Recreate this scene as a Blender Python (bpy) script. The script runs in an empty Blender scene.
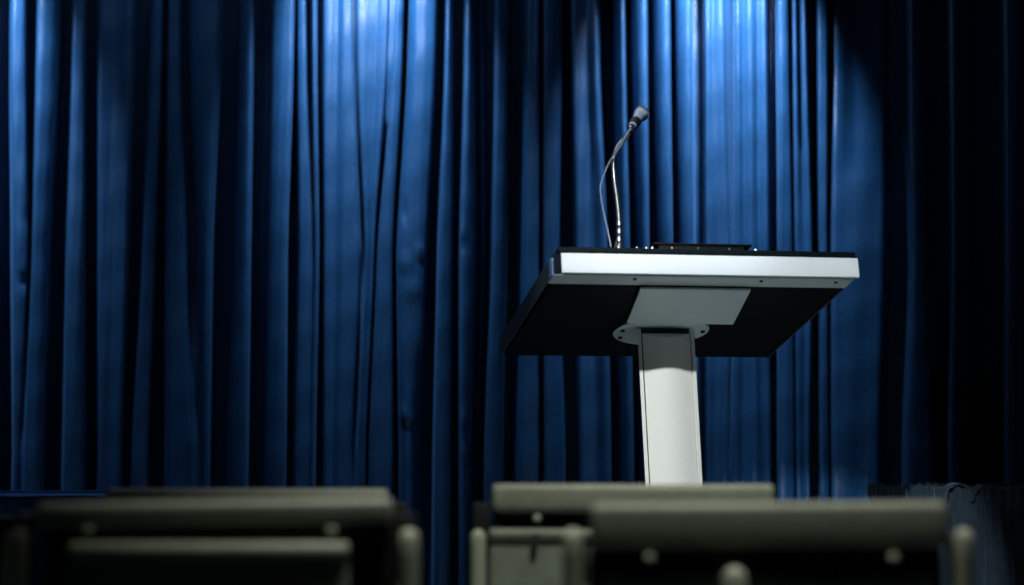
import bpy, bmesh, math, random
from mathutils import Vector, Matrix
random.seed(7)
S = bpy.context.scene
C = S.collection
PI = math.pi
R = math.radians

# ------------------------------------------------------------------ render look
S.view_settings.view_transform = 'Standard'
S.view_settings.look = 'None'
S.view_settings.gamma = 1.0
S.view_settings.exposure = 0.0
S.view_settings.use_curve_mapping = False
S.cycles.use_denoising = True
S.cycles.max_bounces = 8

# ------------------------------------------------------------------ camera
FPX, HC = 2056.0, 0.85
PITCH = math.atan((449 - 292.5) / FPX)
cam_d = bpy.data.cameras.new('camera')
cam = bpy.data.objects.new('camera', cam_d)
C.objects.link(cam)
cam.location = (0, 0, HC)
cam.rotation_euler = (PI / 2 + PITCH, 0, 0)
cam_d.sensor_width = 36
cam_d.lens = 36 * FPX / 1024
cam_d.clip_start = 0.05
cam_d.dof.use_dof = True
cam_d.dof.focus_distance = 4.85
cam_d.dof.aperture_fstop = 2.0
S.camera = cam

# ------------------------------------------------------------------ materials
def mat(name, col, rough=0.5, metal=0.0, spec=0.5, noise=None, bump=None, sheen=0.0, tint=(1, 1, 1), sheen_rough=0.5):
    """principled material; noise = (scale, amount) varies the colour, bump = (scale, strength)"""
    m = bpy.data.materials.new(name)
    m.use_nodes = True
    nt = m.node_tree
    b = nt.nodes['Principled BSDF']
    b.inputs['Base Color'].default_value = (*col, 1)
    b.inputs['Roughness'].default_value = rough
    b.inputs['Metallic'].default_value = metal
    b.inputs['Specular IOR Level'].default_value = spec
    if sheen:
        b.inputs['Sheen Weight'].default_value = sheen
        b.inputs['Sheen Tint'].default_value = (*tint, 1)
        b.inputs['Sheen Roughness'].default_value = sheen_rough
    tc = nt.nodes.new('ShaderNodeTexCoord')
    if noise:
        n = nt.nodes.new('ShaderNodeTexNoise')
        n.inputs['Scale'].default_value = noise[0]
        n.inputs['Detail'].default_value = 4
        nt.links.new(tc.outputs['Object'], n.inputs['Vector'])
        r = nt.nodes.new('ShaderNodeValToRGB')
        a = noise[1]
        r.color_ramp.elements[0].position = 0.3
        r.color_ramp.elements[1].position = 0.7
        r.color_ramp.elements[0].color = (*[c * (1 - a) for c in col], 1)
        r.color_ramp.elements[1].color = (*[min(1, c * (1 + a)) for c in col], 1)
        nt.links.new(n.outputs['Fac'], r.inputs['Fac'])
        nt.links.new(r.outputs['Color'], b.inputs['Base Color'])
    if bump:
        n = nt.nodes.new('ShaderNodeTexNoise')
        n.inputs['Scale'].default_value = bump[0]
        n.inputs['Detail'].default_value = 3
        nt.links.new(tc.outputs['Object'], n.inputs['Vector'])
        bp = nt.nodes.new('ShaderNodeBump')
        bp.inputs['Strength'].default_value = bump[1]
        bp.inputs['Distance'].default_value = 0.004
        nt.links.new(n.outputs['Fac'], bp.inputs['Height'])
        nt.links.new(bp.outputs['Normal'], b.inputs['Normal'])
    return m

M = {
    'velvet': mat('blue_velvet', (0.0068, 0.0475, 0.145), 0.35, spec=0.50, noise=(90, 0.18), bump=(260, 0.30), sheen=0.10, tint=(0.12, 0.38, 1.0), sheen_rough=0.3),
    'floor': mat('grey_floor', (0.35, 0.39, 0.40), 0.6, noise=(14, 0.12)),
    'plaster': mat('dark_wall_paint', (0.03, 0.032, 0.038), 0.9, noise=(8, 0.15)),
    'silver': mat('satin_aluminium', (0.66, 0.72, 0.78), 0.5, metal=0.0, spec=0.4, noise=(60, 0.02)),
    'greymetal': mat('grey_painted_metal', (0.60, 0.68, 0.69), 0.5, noise=(120, 0.03)),
    'column': mat('pale_column_paint', (0.80, 0.82, 0.78), 0.38, spec=0.5, noise=(80, 0.02)),
    'seam': mat('dark_seam', (0.03, 0.045, 0.045), 0.6),
    'gap': mat('gap_shade_blue', (0.002, 0.006, 0.014), 0.7, spec=0.1),  # near-black colour that stands in for the shade inside the gap
    'black': mat('black_laminate', (0.0025, 0.0035, 0.0045), 0.7, spec=0.08, noise=(40, 0.2)),
    'board': mat('black_board', (0.002, 0.006, 0.0075), 0.6, spec=0.08, noise=(60, 0.2)),
    'side': mat('dark_teal_side', (0.006, 0.013, 0.017), 0.6, noise=(90, 0.05)),
    'cap': mat('blue_grey_cap', (0.07, 0.13, 0.30), 0.5, noise=(90, 0.05)),
    'console': mat('dark_console', (0.003, 0.005, 0.005), 0.6, spec=0.15, noise=(70, 0.15)),
    'chrome': mat('chrome', (0.88, 0.91, 0.95), 0.28, metal=1.0),
    'rubber': mat('black_rubber', (0.012, 0.013, 0.016), 0.45),
    'micbody': mat('dark_grey_mic_body', (0.30, 0.37, 0.50), 0.3, metal=0.0),
    'mesh': mat('steel_mesh', (0.62, 0.68, 0.80), 0.45, metal=0.6, bump=(900, 0.9)),
    'rail': mat('olive_grey_vinyl', (0.27, 0.30, 0.245), 0.5, noise=(60, 0.12), bump=(120, 0.15)),
    'panel': mat('olive_grey_back', (0.20, 0.24, 0.20), 0.6, noise=(30, 0.12)),
    'post': mat('beige_metal', (0.38, 0.41, 0.34), 0.4, noise=(40, 0.08)),
    'cloth': mat('navy_table_cloth', (0.016, 0.028, 0.040), 0.85, spec=0.1, noise=(50, 0.2), sheen=0.25, tint=(0.5, 0.7, 1.0)),
    'cloth2': mat('blue_table_cloth', (0.020, 0.090, 0.28), 0.85, spec=0.1, noise=(50, 0.2), sheen=0.25, tint=(0.5, 0.7, 1.0)),
}

# ------------------------------------------------------------------ helpers
ROOT = {}                        # root Empty -> its world matrix (parts are built in world space)

def thing(name, label, cat, loc=(0, 0, 0), rotz=0.0, group=None):
    o = bpy.data.objects.new(name, None)
    C.objects.link(o)
    o.location = loc
    o.rotation_euler = (0, 0, rotz)
    o.empty_display_size = 0.1
    o['label'] = label
    o['category'] = cat
    if group:
        o['group'] = group
    ROOT[o.name] = Matrix.Translation(Vector(loc)) @ Matrix.Rotation(rotz, 4, 'Z')
    return o

def obj(name, bm, m, parent=None, world=False, smooth=True, label=None, angle=40):
    """link a bmesh as ONE object. world=True: the bmesh is in world space, bring it into the root's space"""
    if world and parent is not None:
        r = parent
        while r.parent is not None:
            r = r.parent
        bm.transform(ROOT[r.name].inverted())
    bmesh.ops.recalc_face_normals(bm, faces=bm.faces[:])
    me = bpy.data.meshes.new(name)
    bm.to_mesh(me)
    bm.free()
    me.materials.append(m)
    if smooth:
        for p in me.polygons:
            p.use_smooth = True
        try:
            me.set_sharp_from_angle(angle=R(angle))
        except Exception:
            pass
    o = bpy.data.objects.new(name, me)
    C.objects.link(o)
    if parent is not None:
        o.parent = parent
    if label:
        o['label'] = label
    return o

def bm_box(lo, hi, bev=0.0, seg=2, mtx=None):
    bm = bmesh.new()
    r = bmesh.ops.create_cube(bm, size=1.0)
    lo, hi = Vector(lo), Vector(hi)
    s, c = hi - lo, (hi + lo) / 2
    for v in bm.verts:
        v.co = Vector((v.co.x * s.x, v.co.y * s.y, v.co.z * s.z)) + c
    if bev > 0:
        bmesh.ops.bevel(bm, geom=bm.edges[:], offset=bev, segments=seg, profile=0.5, affect='EDGES')
    if mtx is not None:
        bm.transform(mtx)
    return bm

def join(*bms):
    out = bms[0]
    for b in bms[1:]:
        me = bpy.data.meshes.new('tmp')
        b.to_mesh(me)
        b.free()
        out.from_mesh(me)
        bpy.data.meshes.remove(me)
    return out

def catmull(P, n=8):
    P = [Vector(p) for p in P]
    Q = [P[0] * 2 - P[1]] + P + [P[-1] * 2 - P[-2]]
    out = []
    for i in range(1, len(Q) - 2):
        a, b, c, d = Q[i - 1:i + 3]
        for k in range(n):
            t = k / n
            out.append(0.5 * (2 * b + (c - a) * t + (2 * a - 5 * b + 4 * c - d) * t * t + (3 * b - a - 3 * c + d) * t ** 3))
    out.append(P[-1])
    return out

def bm_tube(path, rad, n=12, cap='round', mtx=None):
    """swept circular tube; rad is a number or a list; round caps end in a dome"""
    P = [Vector(p) for p in path]
    rads = list(rad) if isinstance(rad, (list, tuple)) else [rad] * len(P)
    if cap == 'round':
        d0, d1 = (P[0] - P[1]).normalized(), (P[-1] - P[-2]).normalized()
        pre, prer, post, postr = [], [], [], []
        for a in (80, 55, 30):
            pre.append(P[0] + d0 * rads[0] * math.sin(R(a)))
            prer.append(rads[0] * math.cos(R(a)))
            post.insert(0, P[-1] + d1 * rads[-1] * math.sin(R(a)))
            postr.insert(0, rads[-1] * math.cos(R(a)))
        P = pre + P + post
        rads = prer + rads + postr
    bm = bmesh.new()
    rings = []
    t = (P[1] - P[0]).normalized()
    up = Vector((0, 0, 1)) if abs(t.z) < 0.9 else Vector((0, 1, 0))
    a = t.cross(up).normalized()
    for i, p in enumerate(P):
        t = (P[min(i + 1, len(P) - 1)] - P[max(i - 1, 0)]).normalized()
        a = (a - t * a.dot(t)).normalized()
        b = t.cross(a)
        rings.append([bm.verts.new(p + (a * math.cos(2 * PI * k / n) + b * math.sin(2 * PI * k / n)) * rads[i]) for k in range(n)])
    for i in range(len(rings) - 1):
        for k in range(n):
            bm.faces.new((rings[i][k], rings[i][(k + 1) % n], rings[i + 1][(k + 1) % n], rings[i + 1][k]))
    bm.faces.new(rings[0][::-1])
    bm.faces.new(rings[-1])
    if mtx is not None:
        bm.transform(mtx)
    return bm

def bm_lathe(prof, n=32, mtx=None):
    """profile [(r, z)] turned about z"""
    bm = bmesh.new()
    rings = []
    for r, z in prof:
        r = max(r, 1e-4)
        rings.append([bm.verts.new((r * math.cos(2 * PI * k / n), r * math.sin(2 * PI * k / n), z)) for k in range(n)])
    for i in range(len(rings) - 1):
        for k in range(n):
            bm.faces.new((rings[i][k], rings[i][(k + 1) % n], rings[i + 1][(k + 1) % n], rings[i + 1][k]))
    bm.faces.new(rings[0][::-1])
    bm.faces.new(rings[-1])
    if mtx is not None:
        bm.transform(mtx)
    return bm

def bm_loft(sections):
    """closed sections (lists of points, same count) joined one after the other, ends capped"""
    bm = bmesh.new()
    rings = [[bm.verts.new(p) for p in s] for s in sections]
    n = len(rings[0])
    for i in range(len(rings) - 1):
        for k in range(n):
            bm.faces.new((rings[i][k], rings[i][(k + 1) % n], rings[i + 1][(k + 1) % n], rings[i + 1][k]))
    bm.faces.new(rings[0][::-1])
    bm.faces.new(rings[-1])
    return bm

def frame_to(origin, zdir, xhint=(1, 0, 0)):
    z = Vector(zdir).normalized()
    x = Vector(xhint)
    x = (x - z * x.dot(z)).normalized()
    y = z.cross(x)
    m = Matrix((x, y, z)).transposed().to_4x4()
    return Matrix.Translation(Vector(origin)) @ m

def structure(name, bm, m):
    o = obj(name, bm, m, smooth=False)
    o['kind'] = 'structure'
    return o

# ------------------------------------------------------------------ room
structure('floor', bm_box((-4.5, -2.5, -0.1), (4.5, 6.9, 0.0)), M['floor'])
structure('wall_back', bm_box((-4.5, 6.7, 0.0), (4.5, 6.9, 3.6)), M['plaster'])
structure('wall_left', bm_box((-4.7, -2.5, 0.0), (-4.5, 6.9, 3.6)), M['plaster'])
structure('wall_right', bm_box((4.5, -2.5, 0.0), (4.7, 6.9, 3.6)), M['plaster'])
structure('ceiling', bm_box((-4.7, -2.5, 3.6), (4.7, 6.9, 3.7)), M['plaster'])

# ------------------------------------------------------------------ stage curtain
YC = 6.10                # plane of the fold crests
DEPTH = 0.20             # how far the valleys lie behind the crests
# fold table: crest / valley positions near the top, at mid height and near the bottom, then how far forward (1) or back (0)
F = [
 (-28, -22, -14, .6), (-14, -10, -6, .75), (-3, 2, 10, (.10, .15, .05)), (8, 13, 17, .85), (18, 24, 20, (.75, .7, .75)), (26, 28, 23, (.1, .3, .7)),
 (33, 32, 28, 1), (50, 44, 42, .7), (63, 58, 52, .03), (69, 67, 68, (.7, .95, 1)), (78, 80, 84, (.6, .75, .8)), (87, 90, 93, 0),
 (96, 98, 102, .7), (111, 111, 111, .62), (126, 124, 120, .75), (138, 133, 128, 0), (149, 143, 135, .55), (156, 151, 146, .5),
 (160, 158, 156, .08), (166, 167, 170, .75), (174, 182, 189, .7), (182, 193, 196, (.2, .36, .75)), (190, 199, 201, (.6, .7, .78)),
 (213, 207, 207, .95), (226, 221, 218, 0), (241, 239, 232, .75), (248, 247, 246, 1), (254, 253, 253, .0), (264, 261, 260, .03),
 (271, 270, 268, .7), (289, 283.5, 284, 1), (293.5, 291, 290, 0), (297, 300, 297, .75), (302, 309, 304, .8), (306, 313, 308, (.29, .6, .75)),
 (312, 316, 313, 1), (318.5, 320, 319, .15), (323, 325, 326, .75), (335, 334, 333, .72), (343, 343, 341, .9), (350.5, 358, 350, .85),
 (353.5, 362, 356, (.05, .20, .35)), (357, 366, 360, .95), (373, 369.5, 362.5, .85), (383, 372, 364.5, .95), (390, 375, 367, (.8, .15, .05)), (394, 379, 372, 1),
 (399, 390, 391, .95), (402.5, 393.5, 396, (.1, .1, .05)), (408, 398, 402, (.6, .75, .45)), (416, 410, 409, (.98, .82, .55)),
 (432, 423, 416, (.85, .7, .4)), (440, 431, 427, 0), (446, 440, 437, 1), (450, 450, 449, .8), (456, 455.5, 454, 0), (466, 461, 462, 1),
 (472, 473, 469, .65), (476, 480, 473, .2), (481, 483, 477, .35), (491.5, 488, 481, .02), (496, 494, 487, .98), (506, 505, 501, .75),
 (513, 512, 507, .15), (522, 518, 512, .35), (530, 528, 524, .6), (538, 538, 538, .6), (542, 542, 542, .05), (546, 545, 546, .8),
 (560, 556, 562, .62), (566, 566, 572, .15), (575, 578, 582, .55), (588, 592, 595, .5), (598, 606, 608, .8), (608, 611, 614, .05), (618, 619, 622, .5),
 (625, 628, 631, 1), (629, 633, 635, .03), (636, 640, 642, .5), (647, 647, 650, 1), (652, 653, 655, .03), (658, 661, 662, .55),
 (670, 671, 671, 1), (675, 676, 676, .0), (680, 683, 683, .65), (692, 692.5, 692, 1), (699, 699.5, 702, .03), (709, 708, 707, .96),
 (716, 718, 716, .88), (725, 729, 726, .98), (735.5, 733.5, 730, .3), (740, 738, 734, .92), (746, 745, 742, .75), (753, 753, 755, .93),
 (760, 760, 762, .74), (768, 768, 768, .9), (775, 777, 774, (.28, .12, .05)), (783, 781, 779, .97), (790, 792, 792, .88), (794, 795, 794, .15),
 (798, 798, 797, .9), (802.5, 806, 803, (.35, .85, .82)), (808, 812, 807, .95), (817, 816, 813, .03), (823, 822, 821, .72), (829, 827, 826, .7),
 (833, 830, 829.5, .05), (839, 834, 832, (.45, .78, .85)), (858, 860, 855, (.36, .68, .75)), (886, 884, 876, (.32, .6, .65)), (903, 900, 890, .0), (916, 915, 905, .8),
 (926, 928, 929, .6), (942, 944, 940, 0), (957, 956, 949, .85), (970, 966, 966, .5), (992, 990, 985, 0), (1012, 1010, 1006, .6), (1026, 1026, 1024, .5),
]
def extend():
    left, x = [], -28
    rnd = random.Random(3)
    for i in range(34):
        x -= rnd.uniform(9, 17)
        j = rnd.uniform(-3, 3)
        left.insert(0, (x, x + j, x + j * 1.6, (.05, .8, .7)[i % 3]))
    right, x = [], 1026
    for i in range(34):
        x += rnd.uniform(9, 17)
        j = rnd.uniform(-3, 3)
        right.append((x, x + j, x + j * 1.6, (.05, .8, .7)[i % 3]))
    return left + F + right
FT = extend()
DENTS = [(404, 20, 5, 9, -.35), (410, 45, 4, 8, -.25), (360, 236, 5, 14, .10), (405, 212, 3, 8, -.18), (404, 262, 8, 7, .2),
         (420, 250, 6, 5, .25), (413, 290, 7, 5, .18), (25, 216, 4, 6, -.3), (21, 281, 5, 6, -.3), (404, 414, 3, 7, .35), (411, 420, 5, 3, .2),
         (461, 232, 4, 8, .2), (460, 246, 6, 4, -.2), (462, 421, 3, 6, .25), (464, 453, 6, 4, .3), (359, 416, 5, 3, .12), (704, 3, 3, 4, -.3)]
def key3(a, b, c, y):
    """value at table height y through (60, a) (250, b) (450, c)"""
    if y < 60:
        return a + (a - b) / 190 * (60 - max(y, -20)) * 0.5
    if y > 450:
        return c
    if y < 250:
        t = (y - 60) / 190
        return a + (b - a) * (t * 0.6 + 0.4 * t * t * (3 - 2 * t))
    t = (y - 250) / 200
    return b + (c - b) * (t * 0.6 + 0.4 * t * t * (3 - 2 * t))
def keyd(a, b, c, y):
    """depth at table height y: a slit stays deep for most of its length and then closes"""
    def mix(p, q, t):
        t = max(0.0, min(1.0, t))
        return p + (q - p) * (t ** 1.7 if q > p else 1 - (1 - t) ** 1.7)
    return mix(a, b, (y - 60) / 190) if y < 250 else mix(b, c, (y - 250) / 200)
def build_curtain():
    bm = bmesh.new()
    rows = [(-360 + 40 * i) for i in range(9)] + [7 * i for i in range(0, 84)] + [600 + 30 * i for i in range(6)]
    k0 = YC / FPX
    NS = 8
    WALL = 0.42
    grid = []
    zs = []
    for y in rows:
        z = HC + (449 - y) * k0
        zs.append(z)
    z_min = zs[-1]
    for y, z in zip(rows, zs):
        xs, ds = [], []
        for e in FT:
            d = e[3] if isinstance(e[3], tuple) else (e[3],) * 3
            xs.append(key3(e[0], e[1], e[2], y))
            q = min(1.05, max(0, keyd(*d, y)))
            ds.append(q if q < 0.3 else (0.3 + (q - 0.3) * 2.45 if q < 0.5 else 0.79 + 0.21 * (q - 0.5) / 0.5))
        for i in range(1, len(xs)):
            xs[i] = max(xs[i], xs[i - 1] + 1.0)
        # a valley has a flat floor and steep walls: two points in place of its one
        xs2, ds2 = [], []
        for i, e in enumerate(FT):
            d = min(e[3]) if isinstance(e[3], tuple) else e[3]
            if d < 0.3 and 0 < i < len(FT) - 1:
                xs2 += [xs[i - 1] + WALL * (xs[i] - xs[i - 1]), xs[i + 1] - WALL * (xs[i + 1] - xs[i])]
                ds2 += [ds[i], ds[i]]
            else:
                xs2.append(xs[i])
                ds2.append(ds[i])
        for i in range(1, len(xs2)):
            xs2[i] = max(xs2[i], xs2[i - 1] + 0.3)
        xs, ds = xs2, ds2
        n = len(xs)
        dl = [(ds[i + 1] - ds[i]) / (xs[i + 1] - xs[i]) for i in range(n - 1)]
        tg = [0.0] * n                                     # monotone cubic slopes: crests and valleys round, slopes smooth
        for i in range(1, n - 1):
            if dl[i - 1] * dl[i] > 0:
                h0, h1 = xs[i] - xs[i - 1], xs[i + 1] - xs[i]
                w1, w2 = 2 * h1 + h0, h1 + 2 * h0
                tg[i] = (w1 + w2) / (w1 / dl[i - 1] + w2 / dl[i])
        line = []
        for i in range(len(xs) - 1):
            for k in range(NS):
                t = k / NS
                hx = xs[i + 1] - xs[i]
                x = xs[i] + hx * t
                d = (ds[i] * (1 + 2 * t) * (1 - t) ** 2 + hx * tg[i] * t * (1 - t) ** 2
                     + ds[i + 1] * t * t * (3 - 2 * t) + hx * tg[i + 1] * t * t * (t - 1))
                d += 0.009 * math.sin(x * 0.21 + y * 0.013) + 0.003 * math.sin(x * 0.83 + y * 0.021 + 1.0) + 0.006 * math.sin(y * 0.11 + x * 0.05)
                for (px, py, sx, sy, am) in DENTS:
                    q = ((x - px) / sx) ** 2 + ((y - py) / sy) ** 2
                    if q < 9:
                        d += am * 0.22 * math.exp(-q)
                yy = YC + DEPTH * (1 - d)
                line.append(bm.verts.new(((x - 512) * yy / FPX, yy, max(z, 0.012))))
        grid.append(line)
    for a, b in zip(grid[:-1], grid[1:]):
        for i in range(len(a) - 1):
            bm.faces.new((a[i], a[i + 1], b[i + 1], b[i]))
    # turn back the hem and the two side edges so the cloth has real thickness
    return bm
cur = obj('stage_curtain', build_curtain(), M['velvet'], angle=180)
cur['label'] = 'tall blue velvet stage curtain hanging in folds behind the lectern'
cur['category'] = 'curtain'
sol = cur.modifiers.new('thickness', 'SOLIDIFY')
sol.thickness = 0.004
sol.offset = -1

# ------------------------------------------------------------------ lectern
YAW, TILT = R(10.609), R(13.041)
O0 = Vector((0.0945, 4.353, 1.2222))                       # lower left front corner of the top
ur = Vector((math.cos(YAW), math.sin(YAW), 0))
vb = Vector((-math.sin(YAW) * math.cos(TILT), math.cos(YAW) * math.cos(TILT), -math.sin(TILT)))
nn = ur.cross(vb)
T = Matrix.Translation(O0) @ Matrix((ur, vb, nn)).transposed().to_4x4()
W, D, H = 0.6632, 0.648, 0.045
COLTOP = T @ Vector((0.335, 0.42, 0.0))
LEAN = Vector((-0.049, 0.0, 1.0)).normalized()              # the column leans a little to the left as it rises
foot = COLTOP - LEAN * (COLTOP.z / LEAN.z)
LEC = thing('lectern', 'silver and black lectern with tilted top on a pale column in front of the curtain', 'lectern', (foot.x, foot.y, 0), YAW)
def lec(name, bm, m, parent=None, **k):
    return obj(name, bm, m, parent or LEC, world=True, **k)
# casing (black underside) under a black board
lec('casing', bm_box((0.004, 0.062, 0.0), (W - 0.004, D, 0.040), 0.002, mtx=T), M['black'], label='black casing under the sloping top')
lec('top_board', bm_box((0.006, -0.004, 0.0465), (W + 0.008, D + 0.004, 0.0595), 0.003, mtx=T), M['board'], label='black board forming the sloping top')
# bright front band, a hollow profile with a grey return below it
lec('front_band', bm_box((0.0115, -0.006, 0.0005), (W + 0.0115, 0.004, 0.0445), 0.0012, mtx=T), M['silver'], label='bright silver band along the front edge')
lec('lip', bm_box((-0.005, 0.0045, -0.002), (W + 0.004, 0.068, 0.0385), 0.0015, mtx=T), M['greymetal'], label='grey return strip under the front band')
lec('gap_shade', bm_box((-0.0052, 0.0, 0.0), (0.0113, 0.0044, 0.0445), 0.0006, mtx=T), M['gap'], label='dark filler painted as shade in the gap beside the front band')  # filler block: the shade of the gap is put into its colour
for u in (0.177, 0.4597, 0.630):
    lec('screw', bm_lathe([(0.0005, -0.0035), (0.0035, -0.0033), (0.0042, -0.0018), (0.0042, 0.0)], 16, T @ Matrix.Translation((u, 0.0235, -0.0015))), M['seam'], label='dark screw under the front edge')
# side plates with rounded front upper corner
def side_plate(u0, u1, v0, v1):
    if v0 == 0:
        pts = [(0.005, -0.002)]
        for a in range(0, 91, 15):
            pts.append((0.025 - 0.020 * math.cos(R(a)), 0.026 + 0.014 * math.sin(R(a))))
        pts += [(v1, 0.040), (v1, -0.002)]
    else:
        pts = [(v0, -0.002), (v0, 0.040), (v1 - 0.01, 0.040), (v1, 0.030), (v1, -0.002)]
    return bm_loft([[T @ Vector((u, v, n)) for v, n in pts] for u in (u0, u1)])
for nm, u0, u1 in (('left', -0.0085, -0.0055), ('right', W - 0.001, W + 0.003)):
    sp = lec('side_plate', side_plate(u0, u1, 0.033, D), M['side'], smooth=False, label='dark ' + nm + ' side plate of the top')
    lec('end_cap', side_plate(u0, u1, 0, 0.0325), M['cap'], sp, smooth=False, label='blue grey end cap with a rounded corner')
# grey mounting plate under the top, a slanted sheet
pl = [(0.1995, 0.066), (0.4478, 0.066), (0.4840, 0.328), (0.2310, 0.328)]
lec('mounting_plate', bm_loft([[T @ Vector((u, v, n)) for u, v in pl] for n in (-0.0110, -0.0065)]), M['greymetal'], smooth=False, label='grey plate under the top')
flange = lec('flange', bm_lathe([(0.045, -0.005), (0.110, -0.005), (0.113, -0.0035), (0.113, -0.0005), (0.045, -0.0005)], 48, T @ Matrix.Translation((0.336, 0.42, 0))), M['greymetal'], label='round grey flange joining top and column')
for a in (25, 155, 190, 350):
    lec('bolt', bm_lathe([(0.0005, -0.0105), (0.004, -0.010), (0.0055, -0.008), (0.0055, -0.0045)], 12, T @ Matrix.Translation((0.336 + 0.098 * math.cos(R(a)), 0.42 + 0.098 * math.sin(R(a)), 0))), M['seam'], flange)
# column: D-shaped extrusion with a bulging front and two side rails
def col_section(kind, side=0):
    hw, dp = 0.0695, 0.045
    if kind == 'front':
        P = []
        for k in range(25):
            a = -1 + 2 * k / 24
            P.append((a * 0.0565, -dp - 0.017 * math.cos(a * PI / 2 * 0.97)))
        P += [(0.036, 0.03), (-0.036, 0.03)]
        return P
    if kind == 'rail':
        s = side
        return [(s * 0.0600, -dp - 0.004), (s * 0.0680, -dp - 0.002), (s * 0.0420, dp), (s * 0.0360, dp)]
    return [(-0.060, -dp + 0.006), (0.060, -dp + 0.006), (0.040, dp - 0.004), (-0.040, dp - 0.004)]
def col_bm(sec, drop=0.010):
    rings = []
    ztop = COLTOP.z + 0.02
    for z in (0.03, 0.4, 0.8, ztop - 0.03):
        p = foot + LEAN * (z / LEAN.z)
        ring = []
        for u, v in sec:
            q = p + ur * u + Vector((-math.sin(YAW), math.cos(YAW), 0)) * v
            if z > 1.0:                                    # cut the top of the column parallel to the sloping top
                dz = (T @ Vector((0, 0, -0.010)) - q).dot(nn) / nn.z if drop == 0.010 else COLTOP.z - drop + max(-0.02, (v + 0.045) * 0.45) - q.z
                q = q + LEAN * (dz / LEAN.z)
            ring.append(q)
        rings.append(ring)
    return bm_loft(rings)
fp = lec('column', col_bm(col_section('front'), 0.012), M['column'], label='pale column with a bulging front', angle=30)
lec('core', col_bm(col_section('core')), M['seam'], smooth=False, label='dark core seen in the seams of the column')
for s in (-1, 1):
    lec('column_rail', col_bm(col_section('rail', s)), M['column'], smooth=False, label='pale ' + ('left' if s < 0 else 'right') + ' edge rail of the column')
lec('base_plate', join(bm_box((-0.26, -0.22, 0.0), (0.26, 0.22, 0.018), 0.006, mtx=ROOT[LEC.name].copy()), bm_box((-0.09, -0.08, 0.016), (0.09, 0.07, 0.05), 0.006, mtx=ROOT[LEC.name].copy())), M['greymetal'], label='flat grey floor plate')
# console let into the top: thin box under a lid, with screws and knobs
con = lec('control_panel', join(bm_box((0.234, 0.020, 0.059), (0.426, 0.180, 0.0755), 0.002, mtx=T), bm_box((0.222, 0.016, 0.0758), (0.444, 0.190, 0.0790), 0.001, mtx=T)), M['console'], label='low dark control panel set on the top')
for u in (0.262, 0.322, 0.392):
    lec('screw', bm_lathe([(0.0022, 0.0), (0.0022, 0.0015), (0.0012, 0.0028), (0.0004, 0.003)], 10, T @ frame_to((u, 0.020, 0.068), (0, -1, 0))), M['chrome'], con)
lec('knob_plate', bm_box((0.175, 0.016, 0.0595), (0.234, 0.07, 0.0632), 0.001, mtx=T), M['board'])
lec('knob_plate', bm_box((0.426, 0.016, 0.0595), (0.468, 0.07, 0.0632), 0.001, mtx=T), M['board'])
for u in (0.188, 0.209, 0.222, 0.455):
    lec('knob', bm_lathe([(0.006, 0.0595), (0.006, 0.0635), (0.0045, 0.0665), (0.004, 0.071), (0.0022, 0.0735), (0.0005, 0.074)], 16, T @ Matrix.Translation((u, 0.030, 0))), M['chrome'], label='shiny knob on the front of the top')

# ------------------------------------------------------------------ gooseneck and microphone
gb = T @ Vector((0.1510, 0.045, 0.0600))                   # where the gooseneck stands on the board
def gp(px, py, dy=0.0):
    """point of the gooseneck seen along one sight line, dy nearer the curtain than its base"""
    u, v = (px - 512) / FPX, (292.5 - py) / FPX
    d = Vector((u, math.cos(PITCH) - v * math.sin(PITCH), math.sin(PITCH) + v * math.cos(PITCH)))
    return Vector((0, 0, HC)) + d * ((gb.y + dy) / d.y)
GN = thing('gooseneck_stand', 'chrome gooseneck arm standing on the left of the lectern top', 'microphone stand', (gb.x, gb.y, gb.z), 0)
obj('base_flange', bm_lathe([(0.020, 0.0), (0.020, 0.003), (0.016, 0.006), (0.009, 0.008), (0.008, 0.024), (0.0065, 0.028), (0.0005, 0.028)], 24, frame_to(gb, nn)), M['chrome'], GN, world=True)
for a in (30, 150, 270):
    obj('screw', bm_lathe([(0.003, 0.0), (0.003, 0.002), (0.0015, 0.003), (0.0003, 0.003)], 10, frame_to(gb + ur * 0.0145 * math.cos(R(a)) + vb * 0.0145 * math.sin(R(a)) + nn * 0.004, nn)), M['chrome'], GN, world=True)
neck = [gp(619.5, 246), gp(619.3, 232), gp(618.8, 216), gp(617.2, 200), gp(615.0, 184), gp(613.6, 168, .002), gp(614.6, 156, .004), gp(619.0, 146, .007), gp(625.0, 138, .010), gp(628.5, 133, .014)]
npth = catmull(neck, 14)
rad = [0.0054 + 0.0005 * (1 if (i % 2) else -1) for i in range(len(npth))]
obj('gooseneck', bm_tube(npth, rad, 12), M['chrome'], GN, world=True, angle=60)
for py in (241, 233, 225):
    obj('ring', bm_tube([gp(619.4, py + 1.2), gp(619.3, py - 1.2)], 0.0066, 16), M['chrome'], GN, world=True)
mic_a, mic_b = gp(631.5, 127.5, 0.012), gp(641.5, 113.5, 0.070)     # butt and ball of the microphone
md = (mic_b - mic_a).normalized()
MF = frame_to(mic_a, md)
obj('clip', join(bm_tube([npth[-1] - Vector((0.001, 0, 0.002)), npth[-1] + (mic_a + md * 0.02 - npth[-1]) * 0.45], 0.0055, 14), bm_lathe([(0.0100, 0.010), (0.0118, 0.010), (0.0122, 0.018), (0.0122, 0.030), (0.0118, 0.034), (0.0100, 0.034)], 24, MF)), M['rubber'], GN, world=True, label='black clip at the end of the gooseneck')
MIC = thing('microphone', 'handheld microphone with silver mesh head held in the gooseneck clip above the lectern', 'microphone', tuple(mic_a), 0)
L = (mic_b - mic_a).length
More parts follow.
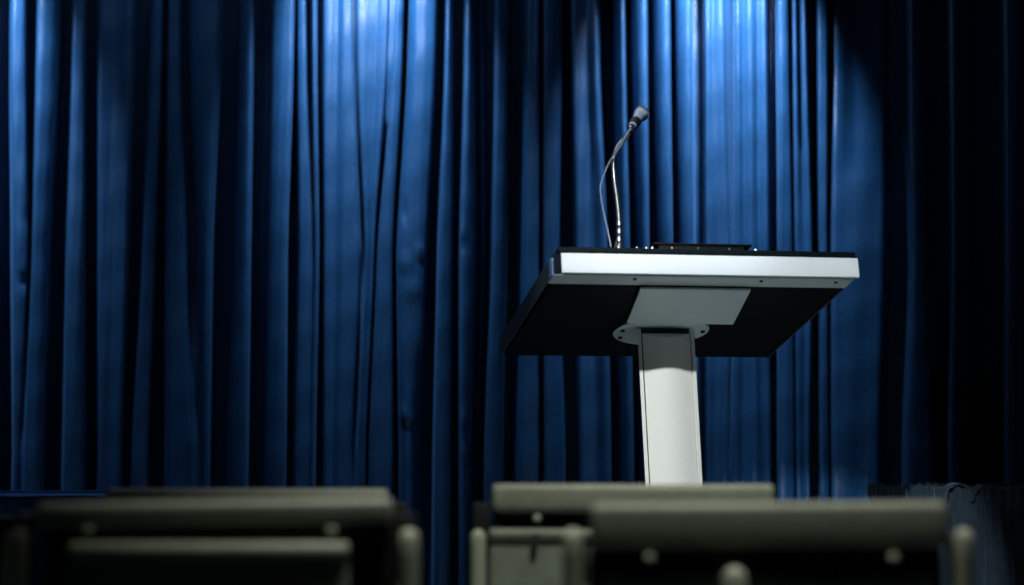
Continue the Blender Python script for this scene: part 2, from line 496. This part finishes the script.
obj('body', bm_lathe([(0.0070, 0.003), (0.0092, 0.0), (0.0098, 0.003), (0.0098, 0.016), (0.0104, L * 0.45), (0.0125, L * 0.70), (0.0140, L * 0.80), (0.0005, L * 0.82)], 32, MF), M['micbody'], MIC, world=True)
obj('connector', bm_lathe([(0.0005, -0.008), (0.0058, -0.008), (0.0066, -0.003), (0.0066, 0.006), (0.0005, 0.006)], 20, MF), M['chrome'], MIC, world=True)
hp = [(0.0135, L * 0.81)]
for k in range(13):
    a = -35 + 125 * k / 12
    hp.append((0.0165 * math.cos(R(a)), L + 0.0165 * math.sin(R(a))))
obj('head', bm_lathe(hp, 32, MF), M['mesh'], MIC, world=True, label='silver mesh head')
obj('head_ring', bm_lathe([(0.0155, L - 0.003), (0.0176, L - 0.002), (0.0177, L + 0.002), (0.0155, L + 0.003)], 32, MF), M['chrome'], MIC, world=True)
cable = [mic_a - md * 0.008, mic_a - md * 0.024 + Vector((-.004, 0, -.006)), gp(621, 146, -.012), gp(612, 158, -.016), gp(605, 172, -.016), gp(600.5, 187, -.012), gp(601.5, 200, -.004), gp(604.5, 216, .01), gp(608, 232, .02), gp(611, 246.3, .022)]
obj('cable', bm_tube(catmull(cable, 10), 0.0018, 8), M['micbody'], MIC, world=True, label='thin dark cable hanging from the microphone')

# ------------------------------------------------------------------ chairs
def rounded_bar(half_w, y0, dep, z0, z1, bow, n=24, rt=0.5, round_ends=True):
    """bar along x, bowed back in the middle, with a rounded upright section"""
    h = z1 - z0
    r = min(dep, h) * rt * 0.98
    sec = []
    for cx, cz, a0 in ((dep / 2 - r, h / 2 - r, 0), (-dep / 2 + r, h / 2 - r, 90), (-dep / 2 + r, -h / 2 + r, 180), (dep / 2 - r, -h / 2 + r, 270)):
        for k in range(6):
            a = R(a0 + 90 * k / 5)
            sec.append((cx + r * math.cos(a), cz + r * math.sin(a)))
    secs = []
    xs = [-1, -1 + .002 / half_w, -1 + .005 / half_w] + [-1 + .009 / half_w + (2 - .018 / half_w) * k / n for k in range(n + 1)] + [1 - .005 / half_w, 1 - .002 / half_w, 1]
    for t in xs:
        sc = 1.0
        e = (1 - abs(t)) * half_w / 0.008
        if round_ends and e < 1:
            sc = 0.72 + 0.28 * math.sqrt(max(0, 1 - (1 - e) ** 2))
        yb = y0 - bow * (1 - t * t)
        secs.append([Vector((t * half_w, yb + a * sc, (z0 + z1) / 2 + b * sc)) for a, b in sec])
    return bm_loft(secs)

def make_chair(label, loc, rot, rail_h, gap, z_top=0.786, panel_hw=0.20, tilt=0.0, bar=False, bow=0.016, panel_m='panel', panel_y=0.0, post_top=0.740):
    t = thing('padded_chair', label, 'chair', loc, rot, 'rows of chairs facing the lectern')
    m = Matrix.Rotation(tilt, 4, 'Y')
    def put(name, bm, mm, parent=t, **k):
        return obj(name, bm, mm, parent, **k)
    zr = z_top - rail_h
    bm = rounded_bar(0.221, 0.0, 0.036, zr, z_top, bow, rt=0.28)
    bm.transform(Matrix.Translation((0, 0, z_top)) @ m @ Matrix.Translation((0, 0, -z_top)))
    put('top_rail', bm, M['rail'], label='padded top rail')
    zp = zr - gap
    pan = join(rounded_bar(panel_hw, 0.004 + panel_y, 0.016, 0.50, zp - 0.004, bow, rt=0.45), rounded_bar(panel_hw, 0.002 + panel_y, 0.024, zp - 0.022, zp, bow))
    put('back_panel', pan, M[panel_m])
    put('gap_dark_sheet', rounded_bar(0.222, 0.022, 0.006, 0.48, zr + 0.01, bow, rt=0.3), M['rubber'], label='black sheet added behind the back panel to darken the gap')  # added sheet, its black stands in for the darkness under the rail
    for s in (-1, 1):
        # post: rear leg that runs up past the seat to a rounded end beside the rail
        p = [(s * 0.243, -0.09, 0.013), (s * 0.243, -0.03, 0.30), (s * 0.243, 0.0, 0.46), (s * 0.243, 0.0, 0.60), (s * 0.243, -0.004, post_top)]
        put('back_post', bm_tube(catmull(p, 6), 0.0125, 14), M['post'])
        put('bracket', bm_box((s * 0.230 - 0.018, -0.004, 0.55), (s * 0.230 + 0.018, 0.006, 0.585), 0.003), M['seam'], label='dark bracket holding the back to the post')
        put('bracket', bm_box((s * 0.238 - 0.014, -0.006, 0.680), (s * 0.238 + 0.014, 0.008, zr + 0.014), 0.003), M['rubber'], label='dark bracket holding the rail to the post')
        put('bolt', bm_lathe([(0.0062, 0.0), (0.0062, 0.005), (0.0045, 0.008), (0.0005, 0.009)], 14, frame_to((s * 0.150, -0.020 - bow * 0.6, zr - gap * 0.35), (0, -1, 0))), M['post'])
        fl = [(s * 0.215, 0.43, 0.013), (s * 0.220, 0.40, 0.25), (s * 0.222, 0.385, 0.42)]
        put('leg', bm_tube(catmull(fl, 6), 0.0115, 12), M['post'])
        put('stretcher', bm_tube([(s * 0.236, -0.045, 0.22), (s * 0.219, 0.404, 0.22)], 0.008, 10), M['post'])
    put('seat', bm_box((-0.222, -0.015, 0.415), (0.222, 0.42, 0.465), 0.018, 4), M['rail'], label='padded seat')
    if bar:
        put('support_bar', bm_tube([(-0.047, -0.040, 0.46), (-0.047, -0.040, 0.692)], 0.0155, 14), M['post'], label='short upright with a rounded end on the rear of the back')
    return t

make_chair('dim padded chair in front at left, with a lit strip across its back', (-0.370, 2.57, 0), R(-2.0), 0.030, 0.019, panel_hw=0.172, tilt=R(-0.9), panel_m='rail', panel_y=-0.036)
make_chair('padded chair in front of the lectern column, right end showing a round post top', (0.318, 2.57, 0), R(1.0), 0.056, 0.034, z_top=0.784, panel_hw=0.205, tilt=R(-0.3), bar=True)
make_chair('padded chair at left with only its top rail showing above the front chair', (-0.416, 3.25, 0), R(1.2), 0.036, 0.034, z_top=0.788, post_top=0.712)
make_chair('padded chair near the middle, its lit left back panel showing beside the aisle', (0.190, 3.25, 0), R(-1.5), 0.044, 0.024, z_top=0.795, panel_hw=0.226, post_top=0.712)
make_chair('dark padded chair cut by the left edge of the picture, behind the dim front chair', (-1.020, 3.20, 0), R(1.0), 0.036, 0.026, z_top=0.768, post_top=0.712)

# ------------------------------------------------------------------ skirted tables
def skirt_bm(pts, z_top, z_bot, pitch, amp, tight, rnd):
    """pleated skirt along the outline pts (closed): a tight ruffled heading, then loose folds falling to the floor"""
    path = []
    n = len(pts)
    for i in range(n):
        a, b = Vector(pts[i]), Vector(pts[(i + 1) % n])
        ln = (b - a).length
        k = max(2, int(ln / pitch * 6))
        nrm = Vector(((b - a).y, -(b - a).x)).normalized()
        for j in range(k):
            path.append((a + (b - a) * (j / k), nrm, j / k * ln + i * 7.1))
    levels = [0.0, 0.008, tight * 0.45, tight * 0.9, tight, tight * 1.15, tight * 1.7, tight * 2.6, tight * 4, tight * 6, (z_top - z_bot)]
    ph = [rnd.uniform(0, 6.28) for _ in range(4)]
    bm = bmesh.new()
    rows = []
    for li, dz in enumerate(levels):
        row = []
        for p, nrm, s in path:
            f = math.sin(2 * PI * s / pitch + 0.6 * math.sin(s * 23 + ph[0]))
            g = 0.6 * math.sin(2 * PI * s / (pitch * 4.3) + ph[1]) + 0.4 * math.sin(2 * PI * s / (pitch * 2.6) + ph[2])
            z = z_top - dz
            if dz <= tight:
                off = 0.010 + amp * 0.45 * f + (0.004 if dz < tight * 0.9 else -0.006)
                if li == 0:
                    z += (0.003 * f + 0.003 * math.sin(s * 31 + ph[3])) * min(1, amp / 0.010)
            else:
                k = min(1, (dz - tight) / (tight * 3))
                off = 0.006 + amp * (0.4 * f * (1 - k) + 2.2 * (g + 0.6) * k)
            q = p + nrm * off
            row.append(bm.verts.new((q.x, q.y, z)))
        rows.append(row)
    m = len(path)
    for a, b in zip(rows[:-1], rows[1:]):
        for i in range(m):
            bm.faces.new((a[i], a[(i + 1) % m], b[(i + 1) % m], b[i]))
    return bm

def skirted_table(label, corner, rot, w, d, h, m, pitch, amp, tight, knot):
    rnd = random.Random(5)
    t = thing('skirted_table', label, 'table', (corner[0], corner[1], 0), rot, None)
    pts = [(0, 0), (w, 0), (w, d), (0, d)]
    # outline clockwise seen from above so the normals point outwards
    obj('tabletop', bm_box((0.005, 0.005, h - 0.03), (w - 0.005, d - 0.005, h - 0.006), 0.004), m, t)
    sk = obj('skirt', skirt_bm(pts, h, 0.015, pitch, amp, tight, rnd), m, t)
    sm = sk.modifiers.new('cloth', 'SOLIDIFY')
    sm.thickness = 0.003
    sm.offset = -1
    if knot:
        # loose end of the cloth folded over the corner into two rounded lobes
        def lobe(cx, cy, r, hh, lean):
            secs = []
            for k in range(13):
                a = PI * k / 12
                secs.append([Vector((cx - r * math.cos(a) + lean * math.sin(a) * 0.3, cy + dy, h - 0.035 + (hh + 0.035) * math.sin(a) ** 0.7 + dz)) for dy, dz in ((-0.018, 0.0), (-0.023, 0.004), (0.012, 0.006), (0.016, 0.0))])
            return bm_loft(secs)
        obj('folded_corner', join(lobe(0.034, -0.006, 0.036, 0.006, 0.0), lobe(0.098, -0.004, 0.022, 0.001, 0.03)), m, t, label='loose cloth folded over the corner')
    return t
skirted_table('navy skirted table with ruffled edge standing at the right in front of the curtain', (1.105, 5.30, 0), R(16), 0.85, 0.40, 0.752, M['cloth'], 0.026, 0.010, 0.062, True)
skirted_table('plain blue draped table at the left edge behind the chairs', (-2.05, 4.55, 0), R(0), 1.22, 0.60, 0.747, M['cloth2'], 0.09, 0.002, 0.05, False)

# ------------------------------------------------------------------ light
def spot(name, loc, target, power, col, angle, blend, radius=0.03):
    d = bpy.data.lights.new(name, 'SPOT')
    d.energy = power
    d.color = col
    d.spot_size = R(angle)
    d.spot_blend = blend
    d.shadow_soft_size = radius
    o = bpy.data.objects.new(name, d)
    C.objects.link(o)
    o.location = loc
    o.rotation_euler = (Vector(target) - Vector(loc)).to_track_quat('-Z', 'Y').to_euler()
    return o
def area(name, loc, target, power, col, sx, sy):
    d = bpy.data.lights.new(name, 'AREA')
    d.energy = power
    d.color = col
    d.shape = 'RECTANGLE'
    d.size = sx
    d.size_y = sy
    o = bpy.data.objects.new(name, d)
    C.objects.link(o)
    o.location = loc
    o.rotation_euler = (Vector(target) - Vector(loc)).to_track_quat('-Z', 'Y').to_euler()
    return o
for px, pw in ((715, 240), (368, 155), (-50, 190)):
    x = (px - 512) * YC / FPX
    spot('curtain_downlight', (x, 5.68, 2.60), (x, 6.10, 2.03), pw, (0.94, 0.97, 1.0), 64, 0.9, 0.02)
spot('lectern_spotlight', (-0.60, 0.80, 3.02), (0.47, 4.55, 0.95), 760, (0.97, 1.0, 0.99), 11.9, 0.12, 0.04)
spot('added_mic_fill', (0.10, 3.55, 3.5), (0.30, 4.50, 1.50), 160, (0.85, 0.93, 1.0), 15, 0.4, 0.05)  # added spot that only brightens the microphone and gooseneck
spot('added_bounce_spot', (2.25, 4.60, 3.2), (0.62, 4.62, 0.0), 900, (0.93, 1.0, 1.0), 18, 0.4, 0.04)  # invented lamp: its floor bounce lifts the underside of the lectern top
spot('house_downlight', (0.30, 2.28, 3.2), (0.34, 2.98, 0.7), 215, (1.0, 1.0, 0.86), 42, 1.0, 0.06)
spot('added_chair_fill', (-0.20, 2.36, 3.2), (-0.24, 2.72, 0.7), 115, (1.0, 1.0, 0.86), 20, 1.0, 0.06)  # extra fill put in to brighten the dim left front chair
area('added_curtain_fill', (-1.00, 5.45, 3.3), (-1.00, 6.1, 0.5), 10.5, (0.85, 0.93, 1.0), 2.0, 0.08)  # added soft strip that raises the lower curtain, not a real fixture
w = bpy.data.worlds.new('world')
S.world = w
w.use_nodes = True
w.node_tree.nodes['Background'].inputs['Color'].default_value = (0.5, 0.7, 1.0, 1)
w.node_tree.nodes['Background'].inputs['Strength'].default_value = 0.0028
